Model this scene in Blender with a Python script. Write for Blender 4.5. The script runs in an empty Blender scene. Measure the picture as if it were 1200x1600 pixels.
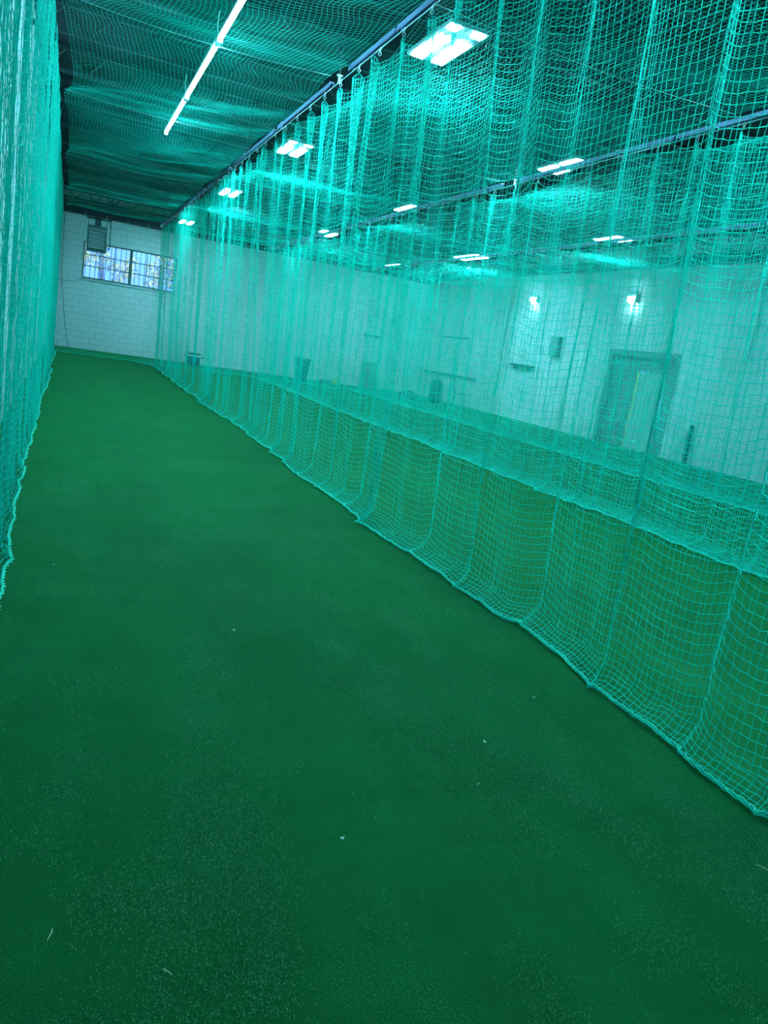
import bpy, bmesh, math
import numpy as np
from mathutils import Matrix, Vector

sc = bpy.context.scene
COL = sc.collection
rng = np.random.default_rng(11)

# ------------------------------------------------------------------ camera
F_PX, VPX, VPY, SLOPE, EYE = 1180.0, 104.2, 474.4, 0.156, 1.45
Yd = np.array([VPX - 600, VPY - 800, F_PX]); Yd /= np.linalg.norm(Yd)
Dn = np.cross(Yd, np.array([1.0, SLOPE, 0.0])); Dn /= np.linalg.norm(Dn)
if Dn[1] < 0: Dn = -Dn
Zu = -Dn; Xd = np.cross(Yd, Zu)
Rm = np.stack([Xd, Yd, Zu])
cam_data = bpy.data.cameras.new('camera')
cam_data.sensor_fit = 'VERTICAL'; cam_data.sensor_height = 36.0
cam_data.lens = F_PX * 36.0 / 1600.0
cam_data.clip_start = 0.02; cam_data.clip_end = 300
cam = bpy.data.objects.new('camera', cam_data); COL.objects.link(cam)
mr, mu, mb = Rm @ [1, 0, 0], Rm @ [0, -1, 0], Rm @ [0, 0, -1]
cam.matrix_world = Matrix(((mr[0], mu[0], mb[0], 0), (mr[1], mu[1], mb[1], 0), (mr[2], mu[2], mb[2], EYE), (0, 0, 0, 1)))
sc.camera = cam
sc.cycles.max_bounces = 4; sc.cycles.diffuse_bounces = 2; sc.cycles.glossy_bounces = 2; sc.cycles.transparent_max_bounces = 6

# ------------------------------------------------------------------ world, exposure
world = bpy.data.worlds.new('world'); sc.world = world; world.use_nodes = True
bg = world.node_tree.nodes['Background']
bg.inputs['Color'].default_value = (0.22, 0.42, 1.0, 1); bg.inputs['Strength'].default_value = 0.95
sun_data = bpy.data.lights.new('sun', 'SUN'); sun_data.energy = 2.6; sun_data.angle = 0.01; sun_data.color = (1.0, 0.93, 0.75)
sun = bpy.data.objects.new('sun', sun_data); COL.objects.link(sun); sun.rotation_euler = (math.radians(38), 0, math.radians(-14))
sc.view_settings.view_transform = 'Standard'; sc.view_settings.look = 'None'
sc.view_settings.exposure = 1.9; sc.view_settings.gamma = 1.0; sc.view_settings.use_curve_mapping = False
LAMP_TINT = (0.26, 0.82, 1.0)
PANEL_STRENGTH, TUBE_STRENGTH, WALL_LAMP_STRENGTH = 75.0, 42.0, 30.0

# ------------------------------------------------------------------ materials
MATS = {}
def mat(name, color, rough=0.6, metal=0.0, var=0.0, scale=8.0, bump=0.0, bscale=60.0, emit=None, sheen=0.0):
    m = bpy.data.materials.new(name); m.use_nodes = True
    nt = m.node_tree; b = nt.nodes['Principled BSDF']
    b.inputs['Base Color'].default_value = (*color, 1); b.inputs['Roughness'].default_value = rough
    b.inputs['Metallic'].default_value = metal
    if sheen: b.inputs['Sheen Weight'].default_value = sheen
    tc = nt.nodes.new('ShaderNodeTexCoord')
    if var:
        n = nt.nodes.new('ShaderNodeTexNoise'); n.inputs['Scale'].default_value = scale; n.inputs['Detail'].default_value = 4
        r = nt.nodes.new('ShaderNodeValToRGB')
        r.color_ramp.elements[0].position = 0.3; r.color_ramp.elements[1].position = 0.7
        r.color_ramp.elements[0].color = (*[c * (1 - var) for c in color], 1)
        r.color_ramp.elements[1].color = (*[min(1, c * (1 + var)) for c in color], 1)
        nt.links.new(tc.outputs['Object'], n.inputs['Vector']); nt.links.new(n.outputs['Fac'], r.inputs['Fac'])
        nt.links.new(r.outputs['Color'], b.inputs['Base Color'])
    if bump:
        n = nt.nodes.new('ShaderNodeTexNoise'); n.inputs['Scale'].default_value = bscale
        bp = nt.nodes.new('ShaderNodeBump'); bp.inputs['Strength'].default_value = bump
        nt.links.new(tc.outputs['Object'], n.inputs['Vector']); nt.links.new(n.outputs['Fac'], bp.inputs['Height'])
        nt.links.new(bp.outputs['Normal'], b.inputs['Normal'])
    if emit:
        b.inputs['Emission Color'].default_value = (*emit[:3], 1); b.inputs['Emission Strength'].default_value = emit[3]
    MATS[name] = m
    return m

mat('paint', (0.72, 0.74, 0.76), 0.7, var=0.06, scale=1.3, bump=0.15, bscale=40)
mat('mortar', (0.50, 0.53, 0.54), 0.9)
mat('ceiling_dark', (0.018, 0.024, 0.030), 0.8, var=0.3, scale=2)
mat('steel_dark', (0.035, 0.05, 0.06), 0.5, 0.3)
mat('rail_steel', (0.34, 0.40, 0.62), 0.35, 0.75)
mat('cable_steel', (0.65, 0.70, 0.74), 0.35, 0.8)
mat('net_green', (0.002, 0.76, 0.585), 0.6, var=0.08, scale=3)
mat('hem_green', (0.012, 0.92, 0.68), 0.5)
mat('fixture_body', (0.30, 0.33, 0.36), 0.5, 0.4)
mat('led_panel', (1, 1, 1), 0.5, emit=(*LAMP_TINT, PANEL_STRENGTH))
mat('led_tube', (1, 1, 1), 0.5, emit=(0.22, 0.80, 1.0, TUBE_STRENGTH))
mat('wall_lens', (1, 1, 1), 0.5, emit=(0.35, 0.9, 1.0, WALL_LAMP_STRENGTH))
mat('window_frame', (0.05, 0.12, 0.12), 0.6)
mat('black_plastic', (0.012, 0.016, 0.018), 0.45)
mat('dark_grey', (0.05, 0.065, 0.07), 0.6, var=0.15)
mat('mid_grey', (0.22, 0.25, 0.27), 0.6, var=0.08)
mat('pale_grey', (0.50, 0.54, 0.56), 0.6, var=0.06)
mat('heater_case', (0.10, 0.13, 0.14), 0.45, 0.3)
mat('white_plastic', (0.85, 0.86, 0.86), 0.4)
mat('blue_print', (0.03, 0.16, 0.62), 0.5)
mat('teal_plastic', (0.03, 0.16, 0.13), 0.45)
mat('door_panel', (0.20, 0.28, 0.28), 0.6, var=0.06)
mat('door_leaf', (0.42, 0.60, 0.56), 0.5, var=0.04)
mat('daylight_yellow', (0.95, 0.74, 0.25), 0.5, var=0.1, scale=30)  # daylight in the door gap, put into the colour
mat('yellow_cloth', (0.55, 0.62, 0.06), 0.8, var=0.3, scale=15)
mat('turf_fibre', (0.10, 0.38, 0.18), 0.6, var=0.5, scale=300)
mat('straw', (0.80, 0.78, 0.60), 0.7)
mat('scrap_white', (0.9, 0.92, 0.92), 0.6)
mat('leaf_outside', (0.75, 0.62, 0.16), 0.8, var=0.5, scale=4)
mat('bark', (0.06, 0.05, 0.04), 0.9)
mat('yard', (0.10, 0.16, 0.30), 0.9, var=0.2)

MATS['net_green'].node_tree.nodes['Principled BSDF'].inputs['Specular IOR Level'].default_value = 0.2

def turf_material():
    m = bpy.data.materials.new('turf'); m.use_nodes = True; nt = m.node_tree
    N, L = nt.nodes, nt.links; b = N['Principled BSDF']
    b.inputs['Roughness'].default_value = 0.85; b.inputs['Sheen Weight'].default_value = 0.25
    b.inputs['Sheen Tint'].default_value = (0.05, 0.9, 0.3, 1); b.inputs['Specular IOR Level'].default_value = 0.15
    geo = N.new('ShaderNodeNewGeometry')
    def noise(scale, vec=(1, 1, 1), det=3.0, rough=0.6):
        mp = N.new('ShaderNodeMapping'); mp.inputs['Scale'].default_value = vec
        L.new(geo.outputs['Position'], mp.inputs['Vector'])
        n = N.new('ShaderNodeTexNoise'); n.inputs['Scale'].default_value = scale
        n.inputs['Detail'].default_value = det; n.inputs['Roughness'].default_value = rough
        L.new(mp.outputs['Vector'], n.inputs['Vector']); return n.outputs['Fac']
    def ramp(fac, p0, p1, c0, c1):
        r = N.new('ShaderNodeValToRGB'); e = r.color_ramp.elements
        e[0].position, e[1].position = p0, p1; e[0].color, e[1].color = (*c0, 1), (*c1, 1)
        L.new(fac, r.inputs['Fac']); return r.outputs['Color']
    def mix(mode, fac, a, c):
        x = N.new('ShaderNodeMix'); x.data_type = 'RGBA'; x.blend_type = mode
        if isinstance(fac, float): x.inputs[0].default_value = fac
        else: L.new(fac, x.inputs[0])
        L.new(a, x.inputs[6])
        if isinstance(c, tuple): x.inputs[7].default_value = (*c, 1)
        else: L.new(c, x.inputs[7])
        return x.outputs[2]
    fine = noise(330, det=2.0)
    base = ramp(fine, 0.30, 0.74, (0.0006, 0.032, 0.0065), (0.002, 0.190, 0.034))
    broad = ramp(noise(1.1, (1, 0.35, 1), 4), 0.3, 0.7, (0.78, 0.78, 0.78), (1.15, 1.15, 1.15))
    rows = ramp(noise(6.0, (0.12, 1, 1), 3), 0.35, 0.65, (0.90, 0.90, 0.90), (1.06, 1.06, 1.06))
    col = mix('MULTIPLY', 1.0, mix('MULTIPLY', 1.0, base, broad), rows)
    # worn and sandy streaks along the lane
    wear = noise(2.6, (1.0, 0.45, 1), 5, 0.7)
    speck = noise(170, det=3.0, rough=0.75)
    mul = N.new('ShaderNodeMath'); mul.operation = 'MULTIPLY'
    L.new(ramp(wear, 0.44, 0.66, (0, 0, 0), (1, 1, 1)), mul.inputs[0])
    L.new(ramp(speck, 0.52, 0.70, (0, 0, 0), (1, 1, 1)), mul.inputs[1])
    dim = N.new('ShaderNodeMath'); dim.operation = 'MULTIPLY'; dim.inputs[1].default_value = 0.9
    L.new(mul.outputs[0], dim.inputs[0])
    col = mix('MIX', dim.outputs[0], col, (0.06, 0.36, 0.15))
    L.new(col, b.inputs['Base Color'])
    bp = N.new('ShaderNodeBump'); bp.inputs['Strength'].default_value = 0.5; bp.inputs['Distance'].default_value = 0.006
    L.new(fine, bp.inputs['Height']); L.new(bp.outputs['Normal'], b.inputs['Normal'])
    MATS['turf'] = m
turf_material()

def pane_material():
    m = bpy.data.materials.new('pane'); m.use_nodes = True; nt = m.node_tree; N, L = nt.nodes, nt.links
    N.remove(N['Principled BSDF'])
    t = N.new('ShaderNodeBsdfTransparent'); t.inputs['Color'].default_value = (0.72, 0.86, 0.95, 1)
    d = N.new('ShaderNodeBsdfTranslucent'); d.inputs['Color'].default_value = (0.8, 0.88, 0.95, 1)
    g = N.new('ShaderNodeBsdfGlossy'); g.inputs['Roughness'].default_value = 0.15
    a = N.new('ShaderNodeMixShader'); a.inputs[0].default_value = 0.16
    c = N.new('ShaderNodeMixShader'); c.inputs[0].default_value = 0.05
    L.new(t.outputs[0], a.inputs[1]); L.new(d.outputs[0], a.inputs[2])
    L.new(a.outputs[0], c.inputs[1]); L.new(g.outputs[0], c.inputs[2])
    L.new(c.outputs[0], N['Material Output'].inputs['Surface'])
    MATS['pane'] = m
pane_material()

# ------------------------------------------------------------------ helpers
def link(name, me, m, parent=None):
    o = bpy.data.objects.new(name, me); COL.objects.link(o)
    if m and not me.materials: me.materials.append(MATS[m])
    if parent: o.parent = parent
    return o
def tag(o, label=None, cat=None, group=None, kind=None):
    if label: o['label'] = label
    if cat: o['category'] = cat
    if group: o['group'] = group
    if kind: o['kind'] = kind
    return o
def empty(name, loc=(0, 0, 0), rz=0.0):
    o = bpy.data.objects.new(name, None); COL.objects.link(o)
    o.location = loc; o.rotation_euler = (0, 0, rz); o.empty_display_size = 0.1
    return o

class MB:
    """collects simple shapes into one mesh"""
    def __init__(s): s.v = []; s.f = []; s.smooth = False
    def box(s, x0, x1, y0, y1, z0, z1):
        n = len(s.v)
        s.v += [(x0, y0, z0), (x1, y0, z0), (x1, y1, z0), (x0, y1, z0), (x0, y0, z1), (x1, y0, z1), (x1, y1, z1), (x0, y1, z1)]
        s.f += [tuple(n + i for i in q) for q in ((0, 3, 2, 1), (4, 5, 6, 7), (0, 1, 5, 4), (1, 2, 6, 5), (2, 3, 7, 6), (3, 0, 4, 7))]
        return s
    def tube(s, pts, r, k=8, closed=False):
        P = [Vector(p) for p in pts]; n0 = len(s.v); m = len(P)
        rr = r if isinstance(r, (list, tuple)) else [r] * m
        for i, p in enumerate(P):
            if closed: t = P[(i + 1) % m] - P[i - 1]
            else: t = P[min(i + 1, m - 1)] - P[max(i - 1, 0)]
            t.normalize(); ref = Vector((0, 0, 1)) if abs(t.z) < 0.9 else Vector((1, 0, 0))
            a = t.cross(ref).normalized(); b = t.cross(a)
            for j in range(k):
                an = 2 * math.pi * j / k
                s.v.append(tuple(p + rr[i] * (math.cos(an) * a + math.sin(an) * b)))
        for i in range(m if closed else m - 1):
            for j in range(k):
                a0 = n0 + i * k; a1 = n0 + ((i + 1) % m) * k
                s.f.append((a0 + j, a0 + (j + 1) % k, a1 + (j + 1) % k, a1 + j))
        if not closed:
            s.f.append(tuple(n0 + j for j in reversed(range(k)))); s.f.append(tuple(n0 + (m - 1) * k + j for j in range(k)))
        return s
    def lathe(s, prof, k=24, c=(0, 0, 0), sx=1.0, sy=1.0):
        n0 = len(s.v); m = len(prof)
        for (r, z) in prof:
            for j in range(k):
                an = 2 * math.pi * j / k
                s.v.append((c[0] + sx * r * math.cos(an), c[1] + sy * r * math.sin(an), c[2] + z))
        for i in range(m - 1):
            for j in range(k):
                s.f.append((n0 + i * k + j, n0 + i * k + (j + 1) % k, n0 + (i + 1) * k + (j + 1) % k, n0 + (i + 1) * k + j))
        s.f.append(tuple(n0 + j for j in reversed(range(k)))); s.f.append(tuple(n0 + (m - 1) * k + j for j in range(k)))
        return s
    def mesh(s, name):
        me = bpy.data.meshes.new(name); me.from_pydata(s.v, [], s.f); me.update()
        if s.smooth: me.polygons.foreach_set('use_smooth', [True] * len(me.polygons))
        return me
    def build(s, name, m, parent=None, bevel=0.0):
        o = link(name, s.mesh(name), m, parent)
        if bevel:
            md = o.modifiers.new('bevel', 'BEVEL'); md.width = bevel; md.segments = 2; md.limit_method = 'ANGLE'
        return o
def smooth(mb): mb.smooth = True; return mb

def vnoise(x, y, seed=0):
    """smooth value noise, arrays in, about -1..1 out"""
    T = np.random.default_rng(1000 + seed).uniform(-1, 1, (256, 256))
    x = np.asarray(x, float); y = np.asarray(y, float)
    xi, yi = np.floor(x).astype(int), np.floor(y).astype(int); fx, fy = x - xi, y - yi
    fx = fx * fx * (3 - 2 * fx); fy = fy * fy * (3 - 2 * fy)
    g = lambda a, b: T[a & 255, b & 255]
    return (g(xi, yi) * (1 - fx) + g(xi + 1, yi) * fx) * (1 - fy) + (g(xi, yi + 1) * (1 - fx) + g(xi + 1, yi + 1) * fx) * fy

def strand_tubes(P, r):
    """P: (strands, nodes, 3) -> vertices and quads of three-sided tubes"""
    a, n, _ = P.shape
    T = np.gradient(P, axis=1); T /= np.linalg.norm(T, axis=2, keepdims=True) + 1e-9
    ref = np.array([0.37, 0.61, 0.70]); N1 = np.cross(T, ref); N1 /= np.linalg.norm(N1, axis=2, keepdims=True) + 1e-9
    N2 = np.cross(T, N1)
    ang = np.arange(3) * 2 * math.pi / 3
    V = P[:, :, None, :] + r * (np.cos(ang)[None, None, :, None] * N1[:, :, None, :] + np.sin(ang)[None, None, :, None] * N2[:, :, None, :])
    idx = np.arange(a * n * 3).reshape(a, n, 3); nx = np.roll(idx, -1, axis=2)
    Q = np.stack([idx[:, :-1], nx[:, :-1], nx[:, 1:], idx[:, 1:]], axis=-1).reshape(-1, 4)
    return V.reshape(-1, 3), Q
def quads_mesh(name, V, Q):
    me = bpy.data.meshes.new(name); nq = len(Q)
    me.vertices.add(len(V)); me.vertices.foreach_set('co', V.astype(np.float32).ravel())
    me.loops.add(nq * 4); me.loops.foreach_set('vertex_index', Q.astype(np.int32).ravel())
    me.polygons.add(nq); me.polygons.foreach_set('loop_start', (np.arange(nq) * 4).astype(np.int32))
    me.polygons.foreach_set('loop_total', np.full(nq, 4, np.int32))
    me.polygons.foreach_set('use_smooth', np.ones(nq, bool))
    me.update(calc_edges=True); return me
def netting(name, P, r, parent, su=1, sv=1, material='net_green', r2=None):
    """P: (nu, nv, 3) knots of a net; every strand of both directions is a real cord"""
    def pick(n, s):
        i = np.arange(0, n, s); return i if i[-1] == n - 1 else np.append(i, n - 1)
    iu, iv = pick(P.shape[0], su), pick(P.shape[1], sv)
    V1, Q1 = strand_tubes(P[:, iv], r)
    V2, Q2 = strand_tubes(P[iu].transpose(1, 0, 2), r2 or r)
    me = quads_mesh(name, np.concatenate([V1, V2]), np.concatenate([Q1, Q2 + len(V1)]))
    return tag(link(name, me, material, parent), kind='stuff')

CELL = 0.047
ROOM_X0, ROOM_X1, ROOM_Y0, ROOM_Y1, ROOM_Z = -0.62, 13.6, -1.5, 28.9, 5.2

# ------------------------------------------------------------------ floor, ceiling, plain walls
tag(MB().box(ROOM_X0 - .2, ROOM_X1 + .2, ROOM_Y0 - .2, ROOM_Y1 + .25, -0.1, 0).build('floor', 'turf'), 'green artificial turf covering the whole hall floor', kind='structure')
ceil = tag(MB().box(ROOM_X0 - .2, ROOM_X1 + .2, ROOM_Y0 - .2, ROOM_Y1 + .25, ROOM_Z, ROOM_Z + .1).build('ceiling', 'ceiling_dark'), 'black painted ceiling with steel joists above the nets', kind='structure')
jm = MB()
for zz in (4.80, 5.12):
    jm.box(ROOM_X0, ROOM_X1, -.035, .035, zz, zz + .05)
nz = 24; xs = np.linspace(ROOM_X0 + .1, ROOM_X1 - .1, nz * 2 + 1)
for i in range(nz * 2):
    z0, z1 = (4.83, 5.13) if i % 2 == 0 else (5.13, 4.83)
    jm.tube([(xs[i], 0, z0), (xs[i + 1], 0, z1)], .014, 4)
jme = jm.mesh('joist')
y = 0.6
while y < 28.6:
    o = link('joist', jme, 'steel_dark', ceil); o.location = (0, y, 0); y += 1.85
tag(MB().box(ROOM_X0 - .2, ROOM_X0, ROOM_Y0, ROOM_Y1, 0, ROOM_Z).build('wall_left', 'paint'), 'white painted wall close behind the net at the lane side', kind='structure')
tag(MB().box(ROOM_X0 - .2, ROOM_X1 + .2, ROOM_Y0 - .2, ROOM_Y0, 0, ROOM_Z).build('wall_front', 'paint'), 'white painted wall behind the viewer', kind='structure')
# wall with the doorway
DY0, DY1, DZ = 14.45, 17.10, 2.50
wr = MB()
wr.box(ROOM_X1, ROOM_X1 + .25, ROOM_Y0, DY0, 0, ROOM_Z); wr.box(ROOM_X1, ROOM_X1 + .25, DY1, ROOM_Y1, 0, ROOM_Z)
wr.box(ROOM_X1, ROOM_X1 + .25, DY0, DY1, DZ, ROOM_Z)
tag(wr.build('wall_right', 'paint'), 'long white side wall seen through the hanging nets', kind='structure')
tag(MB().box(ROOM_X1 - .16, ROOM_X1, ROOM_Y0, ROOM_Y1 - .2, 4.55, 4.8).build('shade_strip', 'steel_dark'), 'dark strip put in for the shade along the top of the long side wall', kind='structure')  # dark strip stands for the shade of the overhead nets on the upper wall
tag(MB().box(ROOM_X0, ROOM_X1, ROOM_Y1 - .2, ROOM_Y1, 4.42, 4.8).build('trim_1', 'steel_dark'), 'dark steel beam along the top of the far block wall', kind='structure')

# ------------------------------------------------------------------ far block wall
WX0, WX1, WZ0, WZ1 = 0.42, 3.50, 2.40, 3.60
wb = MB(); yb0, yb1 = ROOM_Y1 + .006, ROOM_Y1 + .2
wb.box(ROOM_X0 - .2, WX0, yb0, yb1, 0, ROOM_Z); wb.box(WX1, ROOM_X1 + .2, yb0, yb1, 0, ROOM_Z)
wb.box(WX0, WX1, yb0, yb1, 0, WZ0); wb.box(WX0, WX1, yb0, yb1, WZ1, ROOM_Z)
wall_back = tag(wb.build('wall_back', 'mortar'), 'white painted concrete block wall at the far end of the lane', kind='structure')
J = .006; bl_mesh = {}; blocks = []
def block_mesh(w):
    k = round(w, 3)
    if k not in bl_mesh:
        m = MB(); c = .004; w2 = w / 2 - J; h2 = .1 - J
        m.v = [(-w2, .012, -h2), (w2, .012, -h2), (w2, .012, h2), (-w2, .012, h2),
               (-w2 + c, 0, -h2 + c), (w2 - c, 0, -h2 + c), (w2 - c, 0, h2 - c), (-w2 + c, 0, h2 - c)]
        m.f = [(4, 5, 6, 7), (0, 1, 5, 4), (1, 2, 6, 5), (2, 3, 7, 6), (3, 0, 4, 7)]
        bl_mesh[k] = m.mesh('block')
    return bl_mesh[k]
for r in range(22):
    zc = .1 + .2 * r; x = ROOM_X0 - (.2 if r % 2 else 0.0)
    while x < ROOM_X1:
        spans = [(max(x, ROOM_X0), min(x + .4, ROOM_X1))]
        if WZ0 < zc < WZ1:
            a, b = spans[0]; spans = [(a, min(b, WX0)), (max(a, WX1), b)]
        for a, b in spans:
            if b - a > .04: blocks.append(((a + b) / 2, zc, b - a))
        x += .4
blocks.sort(key=lambda q: q[0])
rest_v, rest_f = [], []
for i, (xc, zc, w) in enumerate(blocks):
    dy = float(rng.uniform(-.0015, .0015))
    if i < 296:
        o = link('block', block_mesh(w), 'paint', wall_back); o.location = (xc, ROOM_Y1 + dy, zc)
    else:
        me = block_mesh(w); n = len(rest_v)
        rest_v += [(v.co.x + xc, v.co.y + ROOM_Y1 + dy, v.co.z + zc) for v in me.vertices]
        rest_f += [tuple(n + k for k in p.vertices) for p in me.polygons]
m = MB(); m.v, m.f = rest_v, rest_f
tag(m.build('block_courses', 'paint', wall_back), kind='stuff')

# ------------------------------------------------------------------ window
win = tag(empty('window_1', ((WX0 + WX1) / 2, ROOM_Y1, WZ0)), 'wide industrial window with two grids of panes behind bars in the block wall', kind='structure')
ww, wh = WX1 - WX0, WZ1 - WZ0; hw = ww / 2
fr = MB()
fr.box(-hw, hw, .0, .10, 0, .045); fr.box(-hw, hw, .0, .10, wh - .045, wh)
fr.box(-hw, -hw + .045, .0, .10, .045, wh - .045); fr.box(hw - .045, hw, .0, .10, .045, wh - .045)
fr.build('window_frame', 'window_frame', win)
MB().box(-.05, .05, -.01, .10, .045, wh - .045).build('mullion', 'window_frame', win)
MB().box(-hw - .06, hw + .06, -.05, .0, -.08, -.005).build('window_sill', 'pale_grey', win, .006)
pw = (hw - .05 - .045) / 3; ph = (wh - .09) / 3
pane_me = MB().box(-pw / 2 + .01, pw / 2 - .01, 0, .006, -ph / 2 + .01, ph / 2 - .01).mesh('pane')
mv = MB().box(-.011, .011, -.014, .014, -ph / 2, ph / 2).mesh('muntin')
mh = MB().box(-pw * 1.5, pw * 1.5, -.016, .016, -.013, .013).mesh('muntin')
for s in (0, 1):
    x0 = -hw + .045 if s == 0 else .05
    for c in range(3):
        for r in range(3):
            o = link('pane', pane_me, 'pane', win); o.location = (x0 + pw * (c + .5), .05, .045 + ph * (r + .5))
            if c < 2:
                o = link('muntin', mv, 'window_frame', win); o.location = (x0 + pw * (c + 1), .05, .045 + ph * (r + .5))
    for r in (1, 2):
        o = link('muntin', mh, 'window_frame', win); o.location = (x0 + pw * 1.5, .05, .045 + ph * r)
bar_me = MB().tube([(0, 0, .02), (0, 0, wh - .02)], .013, 6).mesh('security_bar')
for i in range(19):
    o = link('security_bar', bar_me, 'window_frame', win); o.location = (-hw + ww * (i + .5) / 19, .15, 0)

# ------------------------------------------------------------------ doorway in the side wall
dr = tag(empty('door_1', (ROOM_X1, (DY0 + DY1) / 2, 0)), 'grey doorway with a pale door leaf and daylight at its edge painted as a yellow strip, in the side wall', kind='structure')
dh = (DY1 - DY0) / 2
d = MB()
d.box(-.03, .12, -dh, -dh + .14, 0, DZ); d.box(-.03, .12, dh - .14, dh, 0, DZ); d.box(-.03, .12, -dh + .14, dh - .14, DZ - .16, DZ)
d.build('door_frame', 'door_panel', dr, .006)
LY0, LY1 = -.84, .14      # pale leaf, local y (door centre 15.775)
MB().box(.10, .14, LY1, dh - .14, 0, DZ - .16).build('side_panel', 'door_panel', dr)
MB().box(.10, .14, -dh + .14, LY0, 0, DZ - .16).build('side_panel', 'door_panel', dr)
MB().box(.10, .14, LY0, LY1, 1.97, DZ - .16).build('top_panel', 'door_panel', dr)
lf = MB().box(.06, .105, LY0 + .01, LY1 - .06, .01, 1.96).build('door_leaf', 'door_leaf', dr, .004)
MB().tube([(.06, LY0 + .09, 1.0), (.01, LY0 + .09, 1.0), (.01, LY0 + .20, 1.0)], .011, 8).build('door_handle', 'cable_steel', lf)
tag(MB().box(.045, .10, LY1 - .055, LY1, .01, 1.96).build('gap_daylight', 'daylight_yellow', dr), 'daylight in the gap beside the door leaf, painted as a yellow upright strip')  # yellow strip stands for daylight coming through the gap at the door edge

# ------------------------------------------------------------------ outside the window
tag(MB().box(-30, 40, ROOM_Y1 + .3, 90, -.3, -.05).build('ground', 'yard'), 'yard outside the far window', kind='structure')
def tree(x, y, h, seed, label):
    t = tag(empty('tree', (x, y, -.05)), label, 'tree', 'trees outside the window')
    smooth(MB().tube([(0, 0, 0), (.05, 0, h * .4), (-.05, .1, h * .8)], [.16, .12, .05], 8)).build('trunk', 'bark', t)
    g = np.random.default_rng(seed); n = 2600
    d = g.normal(size=(n, 3)); d /= np.linalg.norm(d, axis=1, keepdims=True)
    c = d * (g.uniform(.35, 1, (n, 1)) ** .5) * np.array([1.6, 1.3, h * .42]) + np.array([0, 0, h * .6])
    keep = vnoise(c[:, 0] * 1.4 + 7, c[:, 2] * 1.4, seed) > -.25; c = c[keep]; n = len(c)
    a = g.normal(size=(n, 3)); a /= np.linalg.norm(a, axis=1, keepdims=True); b = np.cross(a, g.normal(size=(n, 3))); b /= np.linalg.norm(b, axis=1, keepdims=True)
    s = g.uniform(.06, .13, (n, 1))
    V = np.stack([c - a * s, c + b * s * .5, c + a * s, c - b * s * .5], 1).reshape(-1, 3)
    tag(link('crown', quads_mesh('crown', V, np.arange(n * 4).reshape(n, 4)), 'leaf_outside', t), kind='stuff')
tree(1.4, 38.5, 5.2, 3, 'yellow leaved tree outside the window pane beside the heater')
tree(4.9, 39.5, 5.4, 5, 'yellow leaved tree outside the window pane beside the green net')
tag(MB().box(-14, 22, 46, 46.2, -.05, 2.6).build('wall_yard', 'yard'), 'bluish yard wall far outside the window', kind='structure')

# ------------------------------------------------------------------ nets
def curtain_nodes(u0, u1, ztop, seed, gathers, full, lean, trail, hook_sp, flip, end_pull=0.0, amp=1.0):
    """knots of a hanging net in local (u along, v across, z)"""
    g = np.random.default_rng(seed)
    nu = int((u1 - u0) * full / CELL) + 1; nv = int((ztop + trail) / CELL) + 1
    ub = np.linspace(u0, u1, nu)[:, None]; t = (np.arange(nv) * CELL)[None, :]
    D = ztop + trail
    U = ub + 0 * t; V = 0 * U; sagw = 0 * U
    grow = np.clip(.35 + t / 2.0, 0, 1)
    for (c, a, w, b) in gathers:
        wob = .05 * vnoise(t * .7 + c * 3, t * 0 + c, seed + 2)
        q = ub - c - wob; e = np.exp(-(q / w) ** 2)
        U = U - a * q * e * grow
        V = V + b * np.exp(-(q / (w * .55)) ** 2) * grow
        sagw = np.maximum(sagw, e)
    V = V + amp * (.055 * vnoise(ub * 2.6, t * .22, seed) * (.35 + .65 * t / D) + .022 * vnoise(ub * 6.5, t * .5, seed + 1) + .05 * vnoise(ub * .6, t * .3, seed + 5) * t / D)
    p = (ub - u0) / hook_sp; sc_ = np.abs(np.sin(math.pi * p))
    top = np.exp(-t / .55)
    U = U - .075 * np.sin(2 * math.pi * p) * np.exp(-t / 1.0)
    V = V + .05 * np.sin(2 * math.pi * p) * np.exp(-t / 1.2) * amp
    Z = ztop - t - .12 * sc_ * top - .055 * (1 - sagw) * np.clip(t / .6, 0, 1) - .02 * (vnoise(ub * 2.2, t * .4, seed + 9) + .4) * np.clip(t / .6, 0, 1)
    V = V + lean * t / D
    zc = .17; q = np.clip((t - (ztop - zc)) / (zc + trail), 0, 1) + 0 * Z
    off = Z - (ztop - t)
    low = .014 + (zc - .014) * (1 - q) ** 1.6 + off * (1 - q) ** 2 + .010 * (1 + vnoise(ub * 9, t * 9, seed + 4)) * np.minimum(q * 4, 1)
    Z = np.where(q > 0, np.maximum(low, .012), Z)
    V = V * (1 - .45 * q)
    V = V + flip * (.6 * trail + .02 + .04 * vnoise(ub * .9, 0 * ub, seed + 7)) * q ** 1.8
    if end_pull:
        V = V - end_pull * np.clip((ub - (u1 - .5)) / .5, 0, 1) ** 2 * np.clip(1.2 - Z / 2.2, 0, 1)
    jit = CELL * .075
    U = U + g.normal(0, jit, U.shape); V = V + g.normal(0, jit, U.shape); Z = Z + g.normal(0, jit * .8, U.shape) * (Z > .05)
    return U, V, Z
def random_gathers(u0, u1, seed, lo=.35, hi=.95):
    g = np.random.default_rng(seed); out = []; c = u0 + .2
    while c < u1:
        out.append((c, g.uniform(.45, .85), g.uniform(.09, .22), g.choice([-1, 1]) * g.uniform(.03, .08))); c += g.uniform(lo, hi)
    return out
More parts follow.
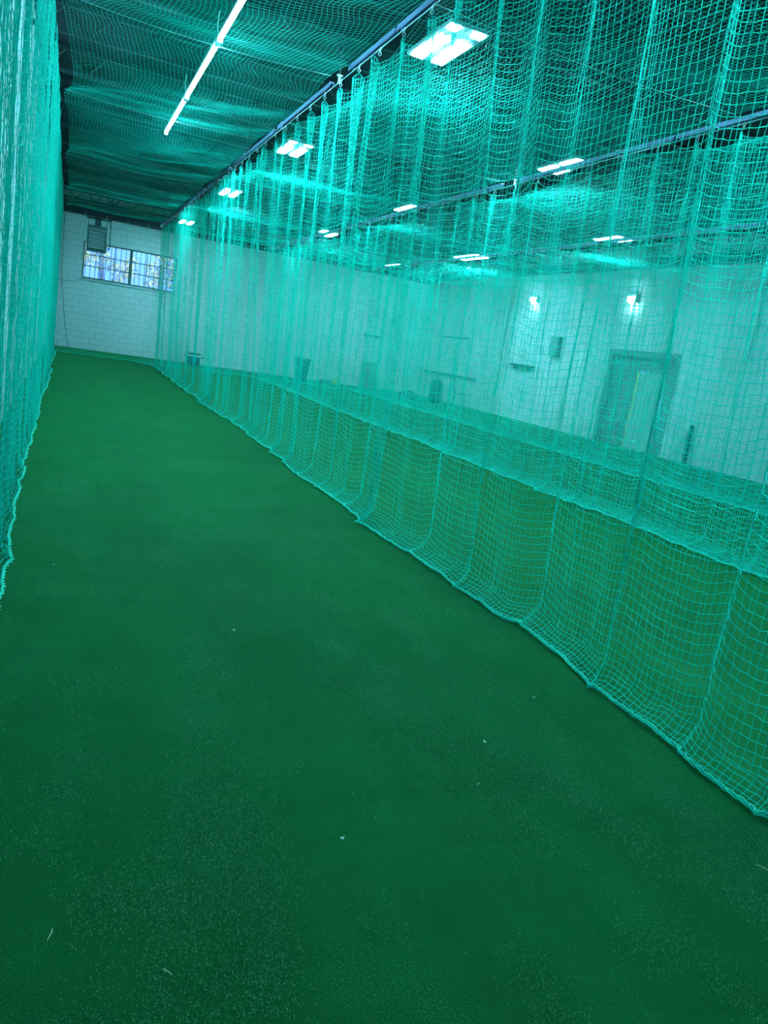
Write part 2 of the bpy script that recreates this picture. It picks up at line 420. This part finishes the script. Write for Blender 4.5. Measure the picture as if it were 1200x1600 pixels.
# carabiner shared by all nets
hk = MB()
ring = [(0, .012 * math.cos(a), .025 * math.sin(a) - .03) for a in np.linspace(0, 2 * math.pi, 11)[:-1]]
hk.tube(ring, .0035, 5, True)
ring = [(.014 * math.cos(a), 0, .016 * math.sin(a) - .068) for a in np.linspace(0, 2 * math.pi, 9)[:-1]]
hk.tube(ring, .003, 5, True)
HOOK = smooth(hk).mesh('hook')

def rope_mesh(P, r=.0045, lay=.008, pitch=.16, k=5):
    """three laid cords following P"""
    d = np.concatenate([[0], np.cumsum(np.linalg.norm(np.diff(P, axis=0), axis=1))])
    mb = MB()
    T = np.gradient(P, axis=0); T /= np.linalg.norm(T, axis=1, keepdims=True) + 1e-9
    A = np.cross(T, [0, 0, 1.0]); A /= np.linalg.norm(A, axis=1, keepdims=True) + 1e-9; B = np.cross(T, A)
    allV, allQ, off = [], [], 0
    for j in range(3):
        an = d / pitch * 2 * math.pi + j * 2.1
        Q = P + lay * (np.cos(an)[:, None] * A + np.sin(an)[:, None] * B)
        V, q = strand_tubes(Q[None], r); allV.append(V); allQ.append(q + off); off += len(V)
    return quads_mesh('hem_rope', np.concatenate(allV), np.concatenate(allQ))

def hang_net(name, label, to_world, args, r, su, sv, hooks, group, hook_from=-1e9):
    o = tag(empty(name), label, 'net', group)
    U, V, Z = curtain_nodes(*args)
    P = to_world(U, V, Z)
    netting('netting', P, r * .86, o, su, sv, r2=r * 1.04)
    hem = P[:, -1].copy(); hem[:, 2] = np.clip(hem[:, 2], .014, .05)
    # resample the hem more finely so the cords twist
    n = len(hem); s = np.linspace(0, n - 1, int((n - 1) * 1.6) + 1)
    hem = np.stack([np.interp(s, np.arange(n), hem[:, k]) for k in range(3)], 1)
    link('hem_rope', rope_mesh(hem), 'hem_green', o)
    if hooks:
        u, u1, sp, zt = args[0], args[1], args[8], args[2]
        while u <= u1 + .01:
            if u > hook_from:
                h = link('hook', HOOK, 'cable_steel', o)
                q = to_world(np.array([u]), np.array([0.0]), np.array([zt + .085]))[0]; h.location = q
            u += sp
    return o

RAIL_Z, NET_TOP = 4.19, 4.09
R1, R2, R3, LEFT_X, END_Y = 2.50, 5.95, 9.50, -0.27, 25.35
def wall_plane(X): return lambda U, V, Z: np.stack([X + V, U, Z], -1)

# net dividing the first lane from the second
g1 = [(1.15, .6, .12, .05), (1.7, .7, .16, -.06), (2.15, .5, .10, .05), (2.75, .75, .14, -.05), (3.55, .8, .16, .06), (4.2, .55, .12, -.05), (4.95, .7, .15, .05),
      (5.82, .9, .20, -.13), (6.5, .6, .14, .06), (7.25, .75, .16, -.06), (7.9, .6, .13, .05), (8.6, .8, .16, -.07)] + random_gathers(9.1, 25.0, 21, .45, .95)
hang_net('divider_net', 'green net dividing the near lane, hung from the nearest rail with folds along its hem', wall_plane(R1),
         (0.6, 25.0, NET_TOP, 31, g1, 1.6, .10, .10, .555, -1, .40), .0022, 1, 3, True, 'hanging nets', 6.0)
# next two dividers
hang_net('divider_net', 'green net hung from the middle rail, second curtain from the near lane', wall_plane(R2),
         (2.6, 25.0, NET_TOP, 47, random_gathers(2.7, 25, 5, .4, 1.1), 1.9, .10, .25, .60, -1), .0028, 2, 4, True, 'hanging nets', 5.0)
hang_net('divider_net', 'green net hung from the farthest rail, nearest curtain to the long side wall', wall_plane(R3),
         (5.6, 25.0, NET_TOP, 59, random_gathers(5.7, 25, 8, .5, 1.2), 1.9, .10, .25, .62, -1), .0028, 2, 4, True, 'hanging nets', 9.0)
# net along the near wall
hang_net('side_net', 'green net hanging along the close white wall, its hem trailing on the turf', wall_plane(LEFT_X),
         (1.2, 25.0, NET_TOP + .12, 71, [(c, a, w, b * .3) for c, a, w, b in random_gathers(1.3, 25, 13, .6, 1.4)], 1.4, -.02, .05, .62, 1, 0.0, .45), .0022, 2, 2, False, 'hanging nets')
# net closing the lanes in front of the block wall
hang_net('end_net', 'sheer green net hung across the far end before the block wall', lambda U, V, Z: np.stack([U, END_Y + V, Z], -1),
         (-.25, 13.45, NET_TOP, 83, random_gathers(2.9, 13.4, 17, .5, 1.3), 1.3, .0, .12, .60, -1, 0.0, .6), .0018, 2, 5, True, 'hanging nets')

def roof_net(label, x0, x1, y0, y1, seed, posts, z0=4.23, wav=1.0, stretch=1.1, r=.0014):
    o = tag(empty('overhead_net'), label, 'net', 'overhead nets')
    nu = int((x1 - x0) * 1.03 / CELL) + 1; nv = int((y1 - y0) / (CELL * stretch)) + 1
    X = np.linspace(x0, x1, nu)[:, None]; Y = np.linspace(y0, y1, nv)[None, :]
    sx = np.sin(math.pi * (X - x0) / (x1 - x0))
    ph = np.interp(Y, posts, np.arange(len(posts)))
    bay = np.abs(np.sin(math.pi * ph))
    Z = z0 - .10 * bay * (.45 + .55 * sx) - .05 * sx
    Z = Z + wav * (.026 * vnoise(X * .9, Y * 1.3, seed) + .010 * vnoise(X * 1.6, Y * 3.4, seed + 1))
    Xo = X + wav * (.085 * vnoise(X * .55 + 3, Y * 1.5, seed + 2) + .035 * vnoise(X * .9, Y * 3.6, seed + 3)) * np.clip(sx * 3, .2, 1)
    # gathered to the posts along the near edge
    near = np.exp(-(X - x0) / .35)
    Z = Z - .16 * bay * near
    Xo = Xo + .10 * bay * near
    Yo = Y + .05 * vnoise(X * 1.2, Y * 1.2, seed + 4) + 0 * X
    P = np.stack([Xo + 0 * Y, Yo, Z], -1) + np.random.default_rng(seed).normal(0, CELL * .03, (nu, nv, 3))
    netting('netting', P, r, o, 4, 2, r2=r * .62)
    for yp in posts[1:-1]:
        n = 14; xx = np.linspace(x0, x1, n); zz = z0 + .01 - .05 * np.sin(math.pi * (xx - x0) / (x1 - x0))
        smooth(MB().tube([(float(a), yp, float(b)) for a, b in zip(xx, zz)], .0025, 5)).build('cross_cable', 'cable_steel', o)
    return o
roof_net('wavy green net stretched overhead across the near lane below the tube lights', LEFT_X + .07, R1 - .05, 4.4, 24.9, 91, [4.4, 8.6, 12.1, 16.9, 21.4, 24.9], wav=1.2, stretch=1.05, r=.0015)
roof_net('green net overhead between the nearest rail and the middle rail', R1 + .05, R2 - .05, 2.0, 25.1, 95, [2.0, 6.3, 10.8, 15.4, 20.2, 25.1])
roof_net('green net overhead between the middle rail and the farthest rail', R2 + .05, R3 - .05, 4.0, 25.1, 99, [4.0, 8.3, 13.1, 17.4, 21.2, 25.1])
roof_net('green net overhead between the farthest rail and the long side wall', R3 + .05, ROOM_X1 - .2, 6.5, 25.1, 103, [6.5, 10.3, 15.1, 20.4, 25.1])

# ------------------------------------------------------------------ rails the nets hang from
def rail(X, sections, y0, label):
    o = tag(empty('curtain_rail', (X, 0, RAIL_Z)), label, 'rail', 'net rails')
    for a, b in sections:
        m = MB().box(-.022, .022, a, b, .02, .026); m.box(-.022, -.018, a, b, -.022, .02); m.box(.018, .022, a, b, -.022, .02)
        m.build('rail_section', 'rail_steel', o)
    smooth(MB().tube([(0, y0, -.04), (0, 25.2, -.04)], .005, 6)).build('cable', 'cable_steel', o)
    yy = y0 + .4
    k = 0
    while yy < 25:
        hr = MB().tube([(0, yy, .03), (0, yy, ROOM_Z - RAIL_Z)], .005, 6).build('hanger_rod', 'steel_dark', o); m = MB(); m.box(-.03, .03, yy - .02, yy + .02, .022, .034); m.box(-.012, .012, yy - .006, yy + .006, -.05, .03)
        m.build('hanger_clip', 'cable_steel', hr); yy += 2.35
    MB().box(-.03, .03, 25.15, 25.25, -.06, .04).build('end_plate', 'cable_steel', o)
rail(R1, [(1.0, 4.4), (4.45, 6.85), (6.9, 8.1), (8.7, 11.0), (11.2, 12.6), (12.64, 14.0), (14.4, 15.6), (15.65, 16.8), (17.1, 19.4), (19.45, 25.1)], 1.0, 'steel rail with hooks over the divider of the near lane')
rail(R2, [(3.0, 7.1), (7.15, 10.3), (10.8, 14.2), (14.3, 18.0), (18.4, 22.0), (22.1, 25.1)], 3.0, 'steel rail with hooks over the middle net')
rail(R3, [(5.6, 9.0), (9.1, 12.6), (13.0, 16.4), (16.5, 20.4), (20.5, 25.1)], 5.6, 'steel rail with hooks over the net by the long side wall')

# ------------------------------------------------------------------ lamps
LZ = 4.50
def led_fixture(x, y, panels, label, z=LZ):
    """panels: (x0, x1, y0, y1) offsets of the glowing panels under one housing"""
    o = tag(empty('ceiling_light', (x, y, z)), label, 'light', 'ceiling lights')
    ax0 = min(p[0] for p in panels) - .03; ax1 = max(p[1] for p in panels) + .03
    ay0 = min(p[2] for p in panels) - .03; ay1 = max(p[3] for p in panels) + .03
    m = MB().box(ax0, ax1, ay0, ay1, .012, .05); m.box((ax0 + ax1) / 2 - .05, (ax0 + ax1) / 2 + .05, ay0 + .15, ay1 - .15, .05, .10)
    hs = m.build('housing', 'fixture_body', o, .004)
    for a, b, c, d in panels: MB().box(a, b, c, d, 0, .012).build('led_panel', 'led_panel', hs)
    for yy in (ay0 + .06, ay1 - .06):
        MB().tube([((ax0 + ax1) / 2, yy, .05), ((ax0 + ax1) / 2, yy, ROOM_Z - z)], .002, 5).build('suspension_wire', 'steel_dark', o)
    return o
QUAD = [(-.18, -.05, -.32, .32), (.05, .18, -.32, .32), (-.19, -.09, -.64, -.52), (.07, .17, -.64, -.52)]
for yy, lb in ((2.1, 'four panel ceiling light above and before the picture'), (7.8, 'large four panel ceiling light high up beside the nearest rail'), (13.45, 'four panel ceiling light, second along the nearest rail'),
               (19.0, 'four panel ceiling light, third along the nearest rail'), (26.1, 'four panel ceiling light farthest along the nearest rail, close to the block wall')):
    led_fixture(3.32, yy, QUAD, lb)
led_fixture(6.52, 4.9, [(-.07, .07, -.45, .45), (.17, .28, -.25, .25)], 'two bar ceiling light off beyond the frame over the middle rail')
led_fixture(6.52, 10.2, [(-.07, .07, .10, .48), (-.07, .07, -.48, -.06), (.17, .24, .10, .44)], 'three panel ceiling light just past the middle rail')
led_fixture(6.47, 15.8, [(-.06, .06, -.45, .45)], 'single bar ceiling light past the middle rail')
led_fixture(6.65, 21.7, [(-.22, -.09, -.40, .10), (.15, .28, -.10, .75)], 'two bar ceiling light far along the middle rail')
led_fixture(10.45, 13.9, [(-.14, -.02, -.42, .42), (.20, .30, -.32, .05)], 'long bar ceiling light close before the side wall')
led_fixture(10.6, 20.4, [(-.22, -.08, -.70, .60), (.12, .26, -.60, .80)], 'double bar ceiling light above the far part of the side wall')
led_fixture(10.5, 25.9, [(-.08, .08, -.6, .6)], 'single bar ceiling light nearest the far room corner')

def tube_light(y0, y1, label):
    o = tag(empty('tube_light', (1.30, y0, 4.34)), label, 'light', 'tube lights over the near lane'); L = y1 - y0
    MB().box(-.03, .03, .02, L - .02, .022, .06).build('housing', 'fixture_body', o)
    smooth(MB().tube([(0, .03, 0), (0, L - .03, 0)], .017, 10)).build('led_tube', 'led_tube', o)
    for yy in (.02, L - .05): MB().box(-.028, .028, yy, yy + .03, -.02, .03).build('end_cap', 'white_plastic', o)
    for yy in (.3, L - .35):
        MB().tube([(0, yy, .06), (.0, yy, ROOM_Z - 4.34)], .002, 5).build('suspension_wire', 'steel_dark', o)
    MB().tube([(0, .02, .05), (-.03, -.04, .16), (-.02, -.02, .30)], .006, 5).build('power_lead', 'white_plastic', o)
tube_light(4.10, 6.48, 'white tube light over the near lane, beyond the top of the picture')
tube_light(6.52, 8.92, 'white tube light at the top edge over the near lane')
tube_light(8.98, 11.35, 'white tube light over the near lane, middle one of the row')
tube_light(11.40, 13.70, 'white tube light over the near lane, farthest of the row')

def wall_lamp(y, z, label):
    o = tag(empty('wall_lamp', (ROOM_X1, y, z)), label, 'lamp', 'wall lamps')
    m = MB(); m.v = [(0, -.16, -.12), (0, .16, -.12), (0, .16, .12), (0, -.16, .12), (-.13, -.15, -.06), (-.13, .15, -.06), (-.10, .15, .11), (-.10, -.15, .11)]
    m.f = [(0, 1, 2, 3), (4, 7, 6, 5), (0, 4, 5, 1), (1, 5, 6, 2), (2, 6, 7, 3), (3, 7, 4, 0)]
    m.build('housing', 'fixture_body', o)
    m = MB(); m.v = [(-.02, -.14, -.125), (-.02, .14, -.125), (-.15, .14, -.065), (-.15, -.14, -.065), (-.155, -.14, .06), (-.155, .14, .06), (-.12, -.14, .07), (-.12, .14, .07), (-.02, -.14, -.10), (-.02, .14, -.10)]
    m.f = [(0, 3, 2, 1), (3, 4, 5, 2), (4, 6, 7, 5), (0, 8, 6, 4, 3), (1, 2, 5, 7, 9), (0, 1, 9, 8), (8, 9, 7, 6)]
    m.build('lens', 'wall_lens', o)
wall_lamp(21.2, 3.80, 'glowing wall lamp high on the side wall, farther from the doorway')
wall_lamp(16.55, 3.80, 'glowing wall lamp high on the side wall above the doorway')

# ------------------------------------------------------------------ heater hung at the far end
ht = tag(empty('unit_heater', (.76, 27.0, 3.20)), 'dark louvred unit heater hung before the far window', 'heater')
m = MB().box(-.29, .29, 0, .45, 0, .05); m.box(-.29, .29, 0, .45, .70, .78); m.box(-.29, -.25, 0, .45, .05, .70); m.box(.25, .29, 0, .45, .05, .70); m.box(-.25, .25, .30, .45, .05, .70)
m.build('case', 'heater_case', ht)
lou = MB(); lou.v = [(-.25, .0, -.028), (.25, .0, -.028), (.25, .06, .03), (-.25, .06, .03), (-.25, .006, -.032), (.25, .006, -.032), (.25, .066, .026), (-.25, .066, .026)]
lou.f = [(0, 1, 2, 3), (4, 7, 6, 5), (0, 4, 5, 1), (1, 5, 6, 2), (2, 6, 7, 3), (3, 7, 4, 0)]
lm = lou.mesh('louvre')
for i in range(7):
    o = link('louvre', lm, 'pale_grey', ht); o.location = (0, .01, .12 + i * .075)
fin = MB().box(-.006, .006, .07, .10, .06, .62).mesh('fin')
for i in range(6):
    o = link('fin', fin, 'pale_grey', ht); o.location = (-.2 + i * .08, 0, 0)
MB().box(-.27, .27, -.004, 0, .62, .70).build('front_panel', 'mid_grey', ht)
MB().box(-.08, .10, .1, .3, .78, 1.05).build('flue', 'steel_dark', ht)
MB().box(-.34, .40, .15, .22, .98, 1.03).build('hanger_bar', 'steel_dark', ht)
for sx_ in (-.27, .27): MB().tube([(sx_, .2, .78), (sx_, .2, 2.0)], .008, 6).build('hanger_rod', 'steel_dark', ht)
smooth(MB().tube([(.29, .3, .2), (.36, .3, .2), (.36, .3, .12), (.40, .3, .12), (.40, .3, 1.9)], .014, 8)).build('gas_pipe', 'steel_dark', ht)

# ------------------------------------------------------------------ things along the far walls
cb = smooth(MB().tube([(-.24, 28.86, 4.4), (-.22, 28.85, 2.6), (-.18, 28.85, 2.1), (-.05, 28.85, 1.0), (.12, 28.82, .02)], .010, 6)).build('wall_cable', 'dark_grey')
tag(cb, 'dark cable hanging down the block wall beside the side net', 'cable')
cb = smooth(MB().tube([(-.5, 28.86, 2.28), (-.1, 28.86, 2.2), (.25, 28.86, 2.24), (.42, 28.86, 2.38)], .006, 6)).build('wall_cable', 'dark_grey')
tag(cb, 'thin cable sagging along the block wall to the window corner', 'cable')

ck = tag(empty('drinks_cooler', (4.32, 28.4, 0)), 'round drinks cooler with dark lid and blue label on the floor at the block wall', 'cooler')
smooth(MB().lathe([(.20, 0), (.225, .02), (.245, .28), (.25, .30)])).build('body', 'teal_plastic', ck)
smooth(MB().lathe([(.25, .30), (.268, .305), (.268, .345), (.25, .35)])).build('rim', 'white_plastic', ck)
smooth(MB().lathe([(.262, .35), (.255, .375), (.20, .41), (.10, .43), (.02, .434)])).build('lid', 'black_plastic', ck)
for s in (-1, 1): MB().box(s * .30 - .045, s * .30 + .045, -.06, .06, .27, .31).build('handle', 'black_plastic', ck, .008)
lb = MB(); n0 = 7
for k in range(n0):
    a = math.radians(-115 + 50 * k / (n0 - 1)); lb.v += [(.245 * math.cos(a), .245 * math.sin(a), .12), (.252 * math.cos(a), .252 * math.sin(a), .25)]
lb.f = [(2 * k, 2 * k + 2, 2 * k + 3, 2 * k + 1) for k in range(n0 - 1)]
lb.build('label', 'blue_print', ck)

bn = tag(empty('litter_bin', (7.95, 26.95, 0)), 'tall dark tapered litter bin standing before the block wall', 'bin')
m = MB(); w0, w1, h = .17, .24, .80
m.v = [(-w0, -w0, 0), (w0, -w0, 0), (w0, w0, 0), (-w0, w0, 0), (-w1, -w1, h), (w1, -w1, h), (w1, w1, h), (-w1, w1, h), (-w1 + .02, -w1 + .02, h), (w1 - .02, -w1 + .02, h), (w1 - .02, w1 - .02, h), (-w1 + .02, w1 - .02, h), (-w0, -w0, .1), (w0, -w0, .1), (w0, w0, .1), (-w0, w0, .1)]
m.f = [(0, 3, 2, 1), (0, 1, 5, 4), (1, 2, 6, 5), (2, 3, 7, 6), (3, 0, 4, 7), (4, 5, 9, 8), (5, 6, 10, 9), (6, 7, 11, 10), (7, 4, 8, 11), (8, 9, 13, 12), (9, 10, 14, 13), (10, 11, 15, 14), (11, 8, 12, 15), (12, 13, 14, 15)]
m.build('body', 'black_plastic', bn, .01)
m = MB()
for a, b, c, d in ((-.27, .27, -.27, -.235), (-.27, .27, .235, .27), (-.27, -.235, -.235, .235), (.235, .27, -.235, .235)): m.box(a, b, c, d, .76, .83)
m.build('rim', 'dark_grey', bn, .008)

def lump(name, loc, size, m, seed, parent=None, rough=.25):
    bm = bmesh.new(); bmesh.ops.create_icosphere(bm, subdivisions=4, radius=1.0)
    for v in bm.verts:
        c = v.co; k = 1 + rough * float(vnoise(c.x * 1.8 + 5 + seed, c.y * 1.8 + c.z * 1.3, seed)) + .4 * rough * float(vnoise(c.x * 4 + c.z * 3, c.y * 4 + seed, seed + 1))
        v.co = Vector((c.x * size[0] * k, c.y * size[1] * k, max(c.z, -.75) * size[2] * k))
    zmin = min(v.co.z for v in bm.verts)
    for v in bm.verts: v.co.z -= zmin
    me = bpy.data.meshes.new(name); bm.to_mesh(me); bm.free(); me.polygons.foreach_set('use_smooth', [True] * len(me.polygons))
    o = link(name, me, m, parent); o.location = loc; return o
tag(lump('cloth_bundle', (9.56, 27.6, 0), (.15, .13, .17), 'yellow_cloth', 4), 'yellow green bundle on the floor before the block wall', 'bundle')
tag(lump('kit_bag', (9.16, 27.75, 0), (.24, .15, .08), 'dark_grey', 6, rough=.18), 'low dark bag on the floor beside the yellow green bundle', 'bag')

bx = tag(empty('storage_cabinet', (10.88, 27.75, 0)), 'plain blue grey upright cabinet on the floor near the room corner', 'cabinet')
MB().box(-.26, .26, -.2, .2, .03, 1.02).build('body', 'mid_grey', bx, .012)
cd_ = MB().box(-.24, .24, -.215, -.2, .06, .98).build('door', 'mid_grey', bx, .006)
MB().box(-.28, .28, -.225, .22, 1.02, 1.05).build('top', 'mid_grey', bx, .008)
MB().box(-.24, .24, -.18, .18, 0, .03).build('plinth', 'dark_grey', bx)
MB().tube([(.18, -.215, .45), (.18, -.24, .47), (.18, -.24, .60), (.18, -.215, .62)], .008, 6).build('handle', 'cable_steel', cd_)

bg_ = tag(empty('equipment_bag', (12.0, 24.0, 0), .5), 'dark rounded upright bag on the floor at the side wall end', 'bag')
smooth(MB().lathe([(.20, 0), (.26, .03), (.29, .25), (.31, .48), (.29, .66), (.22, .79), (.12, .85), (.03, .87)], 28, (0, 0, 0), 1.0, .7)).build('body', 'black_plastic', bg_)
smooth(MB().lathe([(.16, .12), (.20, .13), (.21, .32), (.18, .40), (.10, .42)], 20, (0, -.12, 0), 1.0, .55)).build('pocket', 'dark_grey', bg_)
smooth(MB().tube([(-.07, 0, .84), (-.06, 0, .92), (.06, 0, .92), (.07, 0, .84)], .012, 8)).build('carry_handle', 'black_plastic', bg_)
tag(lump('kit_bag', (11.25, 24.6, 0), (.34, .2, .17), 'dark_grey', 9, rough=.15), 'slumped dark bag lying beside the rounded upright bag', 'bag')

ch = tag(empty('chair', (13.02, 24.1, 0), math.radians(60)), 'dark chair standing against the side wall near the room corner', 'chair')
MB().box(-.2, .2, -.2, .2, .42, .45).build('seat', 'dark_grey', ch, .01)
m = MB(); m.v = [(-.2, .18, .50), (.2, .18, .50), (.2, .28, .98), (-.2, .28, .98), (-.2, .21, .50), (.2, .21, .50), (.2, .31, .98), (-.2, .31, .98)]
m.f = [(0, 1, 2, 3), (4, 7, 6, 5), (0, 4, 5, 1), (1, 5, 6, 2), (2, 6, 7, 3), (3, 7, 4, 0)]
m.build('backrest', 'dark_grey', ch)
for sx_ in (-.18, .18):
    smooth(MB().tube([(sx_, -.18, .42), (sx_, -.2, 0)], .012, 8)).build('leg', 'steel_dark', ch)
    smooth(MB().tube([(sx_, .23, .6), (sx_, .18, .42), (sx_, .22, 0)], .012, 8)).build('leg', 'steel_dark', ch)

bp_ = tag(empty('padded_post', (13.5, 13.52, 0)), 'black upright padded post standing at the side wall right of the doorway', 'post')
smooth(MB().lathe([(.055, .03), (.062, .05), (.062, .88), (.05, .91), (.02, .92)], 16)).build('padding', 'black_plastic', bp_)
MB().lathe([(.075, 0), (.075, .02), (.06, .03)], 16).build('base', 'dark_grey', bp_)
m = MB(); m.v = [(13.54, 13.62, 0), (13.40, 13.98, 0), (13.42, 14.0, 0), (13.56, 13.64, 0), (13.56, 13.62, .78), (13.55, 13.68, .78), (13.57, 13.70, .78), (13.58, 13.64, .78)]
m.f = [(0, 1, 5, 4), (3, 7, 6, 2), (0, 3, 2, 1), (4, 5, 6, 7), (1, 2, 6, 5), (0, 4, 7, 3)]
tag(m.build('leaning_board', 'pale_grey'), 'grey tapered board beside the black padded post', 'board')

def wallbar(name, y0, y1, z, r, label, m='dark_grey', cat='pipe'):
    o = tag(empty(name, (ROOM_X1, (y0 + y1) / 2, z)), label, cat); h = (y1 - y0) / 2
    smooth(MB().tube([(-.06, -h, 0), (-.06, h, 0)], r, 8)).build('pipe', m, o)
    for yy in (-h + .15, h - .15): MB().box(-.06 - r, 0, yy - .02, yy + .02, -.03, .03).build('bracket', m, o)
wallbar('wall_pipe', 24.1, 28.4, 1.02, .035, 'dark horizontal pipe low on the side wall above the chair')
wallbar('wall_pipe', 25.1, 27.5, 2.43, .03, 'dark horizontal pipe higher on the side wall near the corner')
def ledge(x0, x1, y0, y1, z, label):
    o = tag(empty('wall_shelf', ((x0 + x1) / 2, (y0 + y1) / 2, z)), label, 'shelf'); a, b = (x1 - x0) / 2, (y1 - y0) / 2
    MB().box(-a, a, -b, b, 0, .06).build('board', 'dark_grey', o, .006)
    if a < b:
        for yy in (-b * .6, b * .6): MB().box(-a * .6, a, yy - .015, yy + .015, -.1, 0).build('bracket', 'dark_grey', o)
    else:
        for xx in (-a * .6, a * .6): MB().box(xx - .015, xx + .015, -b * .6, b, -.1, 0).build('bracket', 'dark_grey', o)
ledge(13.42, 13.6, 20.57, 21.85, 1.70, 'dark narrow shelf on the side wall below a wall lamp')
ledge(10.87, 11.55, 28.74, 28.9, 2.02, 'dark narrow shelf on the block wall above the blue grey cabinet')
eb = tag(empty('electrical_box', (ROOM_X1, 19.6, 2.14)), 'dark electrical box on the side wall between the two wall lamps', 'box')
MB().box(-.14, 0, -.22, .22, 0, .56).build('case', 'dark_grey', eb, .01)
cv_ = MB().box(-.15, -.14, -.19, .19, .03, .53).build('cover', 'mid_grey', eb, .003)
MB().box(-.165, -.15, .12, .15, .24, .32).build('latch', 'black_plastic', cv_)
def conduit(loc, L, axis, label, low_box=True):
    o = tag(empty('conduit', loc), label, 'conduit')
    dx, dy = (-.03, 0) if axis == 'x' else (0, -.03)
    smooth(MB().tube([(dx, dy, .1), (dx, dy, L)], .016, 8)).build('pipe', 'white_plastic', o)
    m = MB()
    if axis == 'x': m.box(-.07, 0, -.06, .06, 0, .14)
    else: m.box(-.06, .06, -.07, 0, 0, .14)
    m.build('outlet_box', 'pale_grey', o, .004)
conduit((ROOM_X1, 22.7, 1.85), 2.3, 'x', 'white conduit on the side wall left of the farther wall lamp')
conduit((ROOM_X1, 12.5, 2.5), 1.65, 'x', 'white conduit on the side wall past the black padded post')
conduit((9.6, ROOM_Y1, 1.55), 2.5, 'y', 'white conduit on the block wall above the yellow green bundle')

# ------------------------------------------------------------------ loose bits on the turf
def scrap(x, y, sz, seed, m, label):
    g = np.random.default_rng(seed); n = 7; mb = MB()
    ang = np.sort(g.uniform(0, 2 * math.pi, n)); r = g.uniform(.5, 1, n) * sz
    for k in range(n): mb.v.append((r[k] * math.cos(ang[k]), .6 * r[k] * math.sin(ang[k]), .004 + g.uniform(0, .006)))
    for k in range(n): mb.v.append((mb.v[k][0], mb.v[k][1], mb.v[k][2] + .0015))
    mb.f = [tuple(range(n - 1, -1, -1)), tuple(range(n, 2 * n))] + [(k, (k + 1) % n, n + (k + 1) % n, n + k) for k in range(n)]
    o = mb.build('turf_scrap', m); o.location = (x, y, .002); return tag(o, label, 'scrap', 'bits on the turf')
scrap(2.09, 2.66, .011, 1, 'scrap_white', 'tiny white scrap on the turf closest to the divider net hem')
scrap(1.63, 2.32, .013, 2, 'scrap_white', 'tiny pale scrap on the open turf between two other white bits')
scrap(.86, 1.85, .010, 3, 'scrap_white', 'tiny bluish white scrap on the turf in the middle foreground')
scrap(.85, 3.48, .012, 4, 'straw', 'tiny straw coloured flake on the turf far up the lane')
scrap(.02, 4.45, .010, 5, 'scrap_white', 'tiny white scrap on the turf beside the side net hem')
def straw(x, y, L, a, label):
    p = [(x + L * (t - .5) * math.cos(a) + .1 * L * math.sin(3 * t) * math.sin(a), y + L * (t - .5) * math.sin(a), .006 + .004 * math.sin(3 * t)) for t in np.linspace(0, 1, 6)]
    tag(smooth(MB().tube(p, .0012, 5)).build('straw', 'straw', None), label, 'straw', 'bits on the turf')
straw(.05, 1.64, .035, 1.3, 'pale straw on the turf at the lower corner below the side net')
straw(.30, 1.47, .028, -.9, 'thin pale straw on the turf at the bottom edge')
straw(2.19, 1.45, .05, 1.9, 'thin straw on the turf at the edge below the divider net hem')
straw(1.45, 2.05, .02, .4, 'short straw on the turf in the middle of the foreground')

# fibres lying on the turf, too many to count
g = np.random.default_rng(77); n = 260000
fx = g.uniform(-.2, 2.42, n); fy = .9 + 7.5 * g.uniform(0, 1, n) ** 1.7
dens = .5 + .5 * vnoise(fx * 2.2, fy * 1.1, 201) + .5 * vnoise(fx * 6, fy * 4, 202)
dens = dens + .55 * np.exp(-((fx - .52 - .09 * (fy - 1.6)) / .13) ** 2) * (fy < 3.6) + .4 * np.exp(-((fx - .12) / .08) ** 2) * (fy < 3)
k = g.uniform(0, 1, n) < np.clip(dens, .05, 1) ** 2; fx, fy = fx[k], fy[k]; n = len(fx)
a = g.uniform(0, 2 * math.pi, n); Lh = g.uniform(.0007, .0024, n); w = g.uniform(.0004, .0009, n)
dx, dy = np.cos(a), np.sin(a); z0 = g.uniform(.001, .004, n); z1 = z0 + g.uniform(0, .006, n)
V = np.stack([np.stack([fx - dx * Lh - dy * w, fy - dy * Lh + dx * w, z0], 1), np.stack([fx - dx * Lh + dy * w, fy - dy * Lh - dx * w, z0], 1),
              np.stack([fx + dx * Lh + dy * w, fy + dy * Lh - dx * w, z1], 1), np.stack([fx + dx * Lh - dy * w, fy + dy * Lh + dx * w, z1], 1)], 1).reshape(-1, 3)
tag(link('turf_fibres', quads_mesh('turf_fibres', V, np.arange(n * 4).reshape(n, 4)), 'turf_fibre'), 'pale loose fibres scattered over the worn turf', 'turf fibres', kind='stuff')
